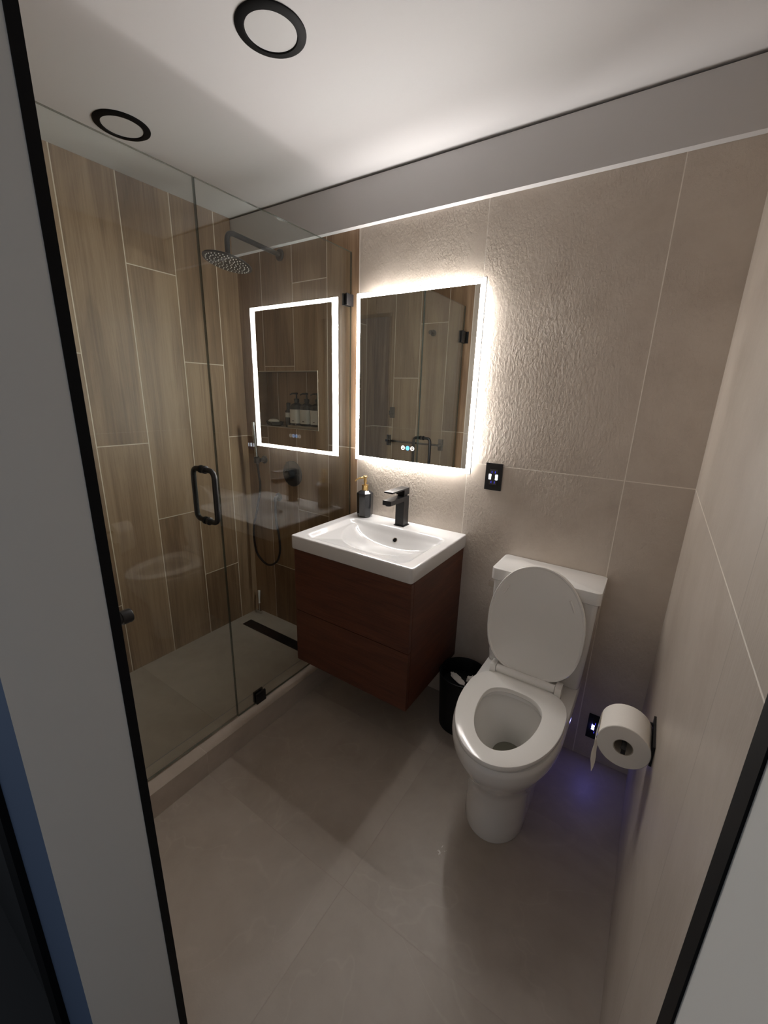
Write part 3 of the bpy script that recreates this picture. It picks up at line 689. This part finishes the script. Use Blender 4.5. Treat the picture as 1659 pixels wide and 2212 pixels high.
bm = BM(); bm.faces.new([bm.verts.new(p) for p in egg(0.0555, -0.3165, -0.38, -0.450, 0.1875, 2.0, 2.05)]); finish('water', bm, M['water'], to, False)
def rbox(bm, x0, x1, y0, y1, z0, z1, bev, seg=4): box(bm, x0, x1, y0, y1, z0, z1); bevel_all(bm, bev, seg)
bm = BM()
def rring(x0, x1, y0, y1, z, r, k=6):
    o = []
    for (cx, cy, a0) in ((x1 - r, y1 - r, 0), (x0 + r, y1 - r, PI / 2), (x0 + r, y0 + r, PI), (x1 - r, y0 + r, 1.5 * PI)):
        for i in range(k + 1): a = a0 + PI / 2 * i / k; o.append((cx + r * math.cos(a), cy + r * math.sin(a), z))
    return o
loft(bm, [rring(1.692, 2.044, -0.166, -0.006, 0.4148, 0.015), rring(1.688, 2.048, -0.171, -0.005, 0.424, 0.018), rring(1.682, 2.056, -0.176, -0.004, 0.60, 0.018), rring(1.680, 2.060, -0.178, -0.003, 0.784, 0.018)])
tk = finish('tank', bm, M['ceramic'], to)
bm = BM(); x0, x1, y0, y1 = 1.672, 2.068, -0.187, -0.0025
loft(bm, [rring(x0 + .004, x1 - .004, y0 + .004, y1 - .002, 0.7845, 0.014), rring(x0, x1, y0, y1, 0.788, 0.018), rring(x0, x1, y0, y1, 0.830, 0.018), rring(x0 + .0012, x1 - .0012, y0 + .0012, y1 - .0012, 0.8335, 0.017), rring(x0 + .004, x1 - .004, y0 + .004, y1 - .004, 0.835, 0.015)]); finish('tank_lid', bm, M['ceramic'], to)
bm = BM(); box(bm, 1.657, 1.679, -0.158, -0.126, 0.738, 0.762); bevel_all(bm, 0.003, 2); o = finish('flush_lever', bm, M['chrome'], to); o['label'] = 'small chrome flush lever'
zs0, zs1 = 0.4185, 0.440
def ring2(ins, z): return egg(0.176 - ins, -0.252 - ins * 0.6, -0.42, -0.702 + ins, z, 2.0, 3.0)
def ring3(out, z): return egg(0.103 + out, -0.338 + out, -0.44, -0.640 - out, z, 2.0, 2.5)
bm = BM(); loft(bm, [ring2(0.010, zs0), ring2(0.003, zs0 + 0.002), ring2(0.0, zs0 + 0.008), ring2(0.0, zs1 - 0.004), ring2(0.0015, zs1 - 0.001), ring2(0.005, zs1), ring3(0.005, zs1), ring3(0.0015, zs1 - 0.001), ring3(0.0, zs1 - 0.004), ring3(0.0, zs0 + 0.004), ring3(0.004, zs0)], loop=True)
finish('seat', bm, M['seat'], to)
tilt, hy_, hz_ = 0.105, -0.247, 0.452
def lidring(ins, off):
    o = []
    for (x, y, z) in egg(0.176 - ins, -ins, -0.205, -0.442 + ins, 0, 2.05, 2.7, x0=0.0):
        s = -y
        o.append((TX + x, hy_ + s * math.sin(tilt) + off * math.cos(tilt), hz_ + s * math.cos(tilt) - off * math.sin(tilt)))
    return o
bm = BM(); loft(bm, [lidring(0.030, -0.0015), lidring(0.010, -0.001), lidring(0.007, -0.004), lidring(0.002, -0.004), lidring(0.0, -0.001), lidring(0.0, 0.008), lidring(0.004, 0.014), lidring(0.02, 0.017), lidring(0.06, 0.018)])
ld = finish('lid', bm, M['seat'], to)
for s in (-1, 1):
    bm = BM(); q = []
    for (x, l) in ((s * 0.108, 0.345), (s * 0.128, 0.305)):
        q.append(Vector((TX + x, hy_ + l * math.sin(tilt) - 0.004, hz_ + l * math.cos(tilt))))
    tube(bm, q, 0.0042, 10); finish('bumper', bm, M['seat'], ld)
for s in (-1, 1):
    bm = BM(); box(bm, TX + s * 0.122 - 0.011, TX + s * 0.122 + 0.011, -0.275, -0.232, 0.4148, 0.470); bevel_all(bm, 0.005, 3); finish('hinge', bm, M['seat'], to)
bm = BM(); tube(bm, [(TX - 0.109, -0.258, 0.453), (TX + 0.109, -0.258, 0.453)], 0.0145, 20); box(bm, TX - 0.104, TX + 0.104, -0.268, -0.244, 0.4405, 0.452); finish('hinge_bar', bm, M['seat'], to)

# ------------------------------------------------------------------ waste bin and tissues
wb = thing('waste_bin', 'round black waste bin on the floor between vanity and toilet', 'waste bin', (1.580, -0.140, 0))
bm = BM(); lathe(bm, [(0.088, 0.0004), (0.093, 0.004), (0.107, 0.275), (0.109, 0.280), (0.106, 0.281), (0.1035, 0.276), (0.091, 0.012), (0.03, 0.008)], 1.580, -0.140, 56); finish('bucket', bm, M['bin'], wb)
def crumple(name, cx, cy, z0, sx, sy, sz, label, rot, seed):
    rnd = random.Random(seed); bm = BM(); bmesh.ops.create_icosphere(bm, subdivisions=3, radius=1.0)
    for v in bm.verts:
        k = 1 + rnd.uniform(-0.16, 0.16); c = v.co * k
        x, y = c.x * sx, c.y * sy
        v.co = Vector((cx + x * math.cos(rot) - y * math.sin(rot), cy + x * math.sin(rot) + y * math.cos(rot), z0 + sz + c.z * sz))
    return tag(finish(name, bm, M['paper'], None, False, (cx, cy, z0)), label, 'tissue', 'crumpled tissues in the waste bin')
bm = BM(); lathe(bm, [(0.096, 0.185), (0.093, 0.216), (0.05, 0.226), (0.001, 0.228)], 1.580, -0.140, 40, 'z', True, True)
tag(finish('bin_bag', bm, M['bin'], None, True, (1.580, -0.140, 0.185)), 'black bag of rubbish filling the waste bin', 'bag')
crumple('tissue', 1.556, -0.142, 0.226, 0.050, 0.017, 0.007, 'long folded white tissue lying on top in the bin', -0.55, 3)
crumple('tissue', 1.620, -0.118, 0.224, 0.030, 0.022, 0.015, 'small crumpled tissue in the bin, closest to the toilet', 0.4, 8)

# ------------------------------------------------------------------ toilet paper
RX, RZ, RY0, RY1, RR = 2.200, 0.604, -0.602, -0.502, 0.0625
hp = thing('paper_holder', 'black toilet paper holder arm mounted on the right wall', 'paper holder', (W, -0.5, 0.615))
bm = BM(); box(bm, W - 0.006, W - 0.0004, -0.600, -0.470, 0.580, 0.640); bevel_all(bm, 0.0015, 2); finish('wall_plate', bm, M['black'], hp)
bm = BM(); tube(bm, arc_path([(W - 0.005, -0.482, 0.6180), (RX, -0.482, 0.6180), (RX, -0.624, 0.6180)], 0.012, 6), 0.0062, 14)
box(bm, RX - 0.005, RX + 0.005, -0.634, -0.622, 0.610, 0.6245); finish('arm', bm, M['black'], hp)
rl = thing('toilet_paper_roll', 'white toilet paper roll with loose end hanging on the black holder', 'toilet paper', (RX, -0.552, RZ))
bm = BM(); loft(bm, [circ(RX, RZ, RY0, 0.0235, 56, 'y'), circ(RX, RZ, RY0, RR - 0.0015, 56, 'y'), circ(RX, RZ, RY0 + 0.0015, RR, 56, 'y'), circ(RX, RZ, RY1 - 0.0015, RR, 56, 'y'), circ(RX, RZ, RY1, RR - 0.0015, 56, 'y'), circ(RX, RZ, RY1, 0.0235, 56, 'y')], loop=True); finish('roll', bm, M['paper'], rl)
bm = BM(); loft(bm, [circ(RX, RZ, RY0 + 0.001, 0.0232, 40, 'y'), circ(RX, RZ, RY1 - 0.001, 0.0232, 40, 'y'), circ(RX, RZ, RY1 - 0.001, 0.0215, 40, 'y'), circ(RX, RZ, RY0 + 0.001, 0.0215, 40, 'y')], loop=True); finish('core', bm, M['card'], rl)
bm = BM(); rows = []
prof = [(-0.0006, 0.02, 0), (-0.0012, -0.004, 0), (-0.0035, -0.030, 0), (-0.0055, -0.055, 0.003), (-0.0045, -0.080, 0.004), (0.0, -0.102, 0.002), (0.003, -0.120, 0.0)]
for dx, dz, sk in prof:
    row = []
    for k in range(7):
        t = k / 6; row.append(bm.verts.new((RX - RR + dx + 0.004 * math.sin(t * 5) * (-dz) * 6 + 0.006 * t * max(0, -dz) * 8, RY0 + 0.002 + t * 0.096, RZ + dz - 0.004 * math.sin(t * 9) * max(0, -dz) * 4 + (0.03 * t * max(0, -dz) * 6 if dz < -0.09 else 0))))
    rows.append(row)
for i in range(len(rows) - 1):
    for k in range(6): bm.faces.new((rows[i][k], rows[i][k + 1], rows[i + 1][k + 1], rows[i + 1][k]))
bmesh.ops.solidify(bm, geom=bm.faces[:], thickness=0.0006)
finish('loose_sheet', bm, M['paper'], rl)

# ------------------------------------------------------------------ power outlets with night lights
def outlet(x0, z0, label, night):
    x1, z1 = x0 + 0.0715, z0 + 0.114; xc = (x0 + x1) / 2
    t = thing('power_outlet', label, 'outlet', (xc, 0, z0), 'black outlets on the grey wall')
    part_box('cover_plate', t, M['black'], x0, x1, -0.006, -0.0004, z0, z1, 0.0018, 2)
    ins = part_box('insert', t, M['bottle_black'], xc - 0.0165, xc + 0.0165, -0.0082, -0.0062, z0 + 0.024, z1 - 0.024, 0.001, 1)
    for s in (-1, 1):
        bm = BM(); box(bm, xc + s * 0.0140 - 0.0048, xc + s * 0.0140 + 0.0048, -0.0094, -0.0083, z0 + 0.046, z0 + 0.068); bevel_all(bm, 0.0005, 1)
        finish('indicator', bm, M['led_night' if night else 'led_white'], t)
    for s in (-1, 1):
        bm = BM(); box(bm, xc + s * 0.007 - 0.001, xc + s * 0.007 + 0.001, -0.0086, -0.0083, z0 + 0.073, z0 + 0.082); finish('slot', bm, M['led_blue'], ins)
        bm = BM(); box(bm, xc + s * 0.007 - 0.001, xc + s * 0.007 + 0.001, -0.0086, -0.0083, z0 + 0.030, z0 + 0.039); finish('slot', bm, M['led_blue'], ins)
    return t
outlet(1.5455, 1.1025, 'black outlet with two glowing white bars on the wall right of the mirror', False)
outlet(2.0940, 0.1060, 'black outlet glowing blue low on the wall behind the toilet paper', True)

# ------------------------------------------------------------------ recessed ceiling lights (switched off)
def downlight(x, y, label):
    t = thing('ceiling_light', label, 'ceiling light', (x, y, H), 'round recessed ceiling lights')
    bm = BM(); lathe(bm, [(0.066, H - 0.0004), (0.066, H - 0.004), (0.068, H - 0.007), (0.084, H - 0.006), (0.089, H - 0.003), (0.0895, H - 0.0004)], x, y, 64, 'z', False, False); finish('ring', bm, M['black_trim'], t)
    bm = BM(); lathe(bm, [(0.0655, H - 0.0004), (0.0655, H - 0.004), (0.03, H - 0.0045)], x, y, 48, 'z', False, True); finish('diffuser', bm, M['white_disc'], t)
    return t
LA = downlight(1.128, -0.742, 'black-ringed round ceiling light over the middle of the room')
clone(LA, (0.362, -0.742, H), 'black-ringed round ceiling light over the shower')
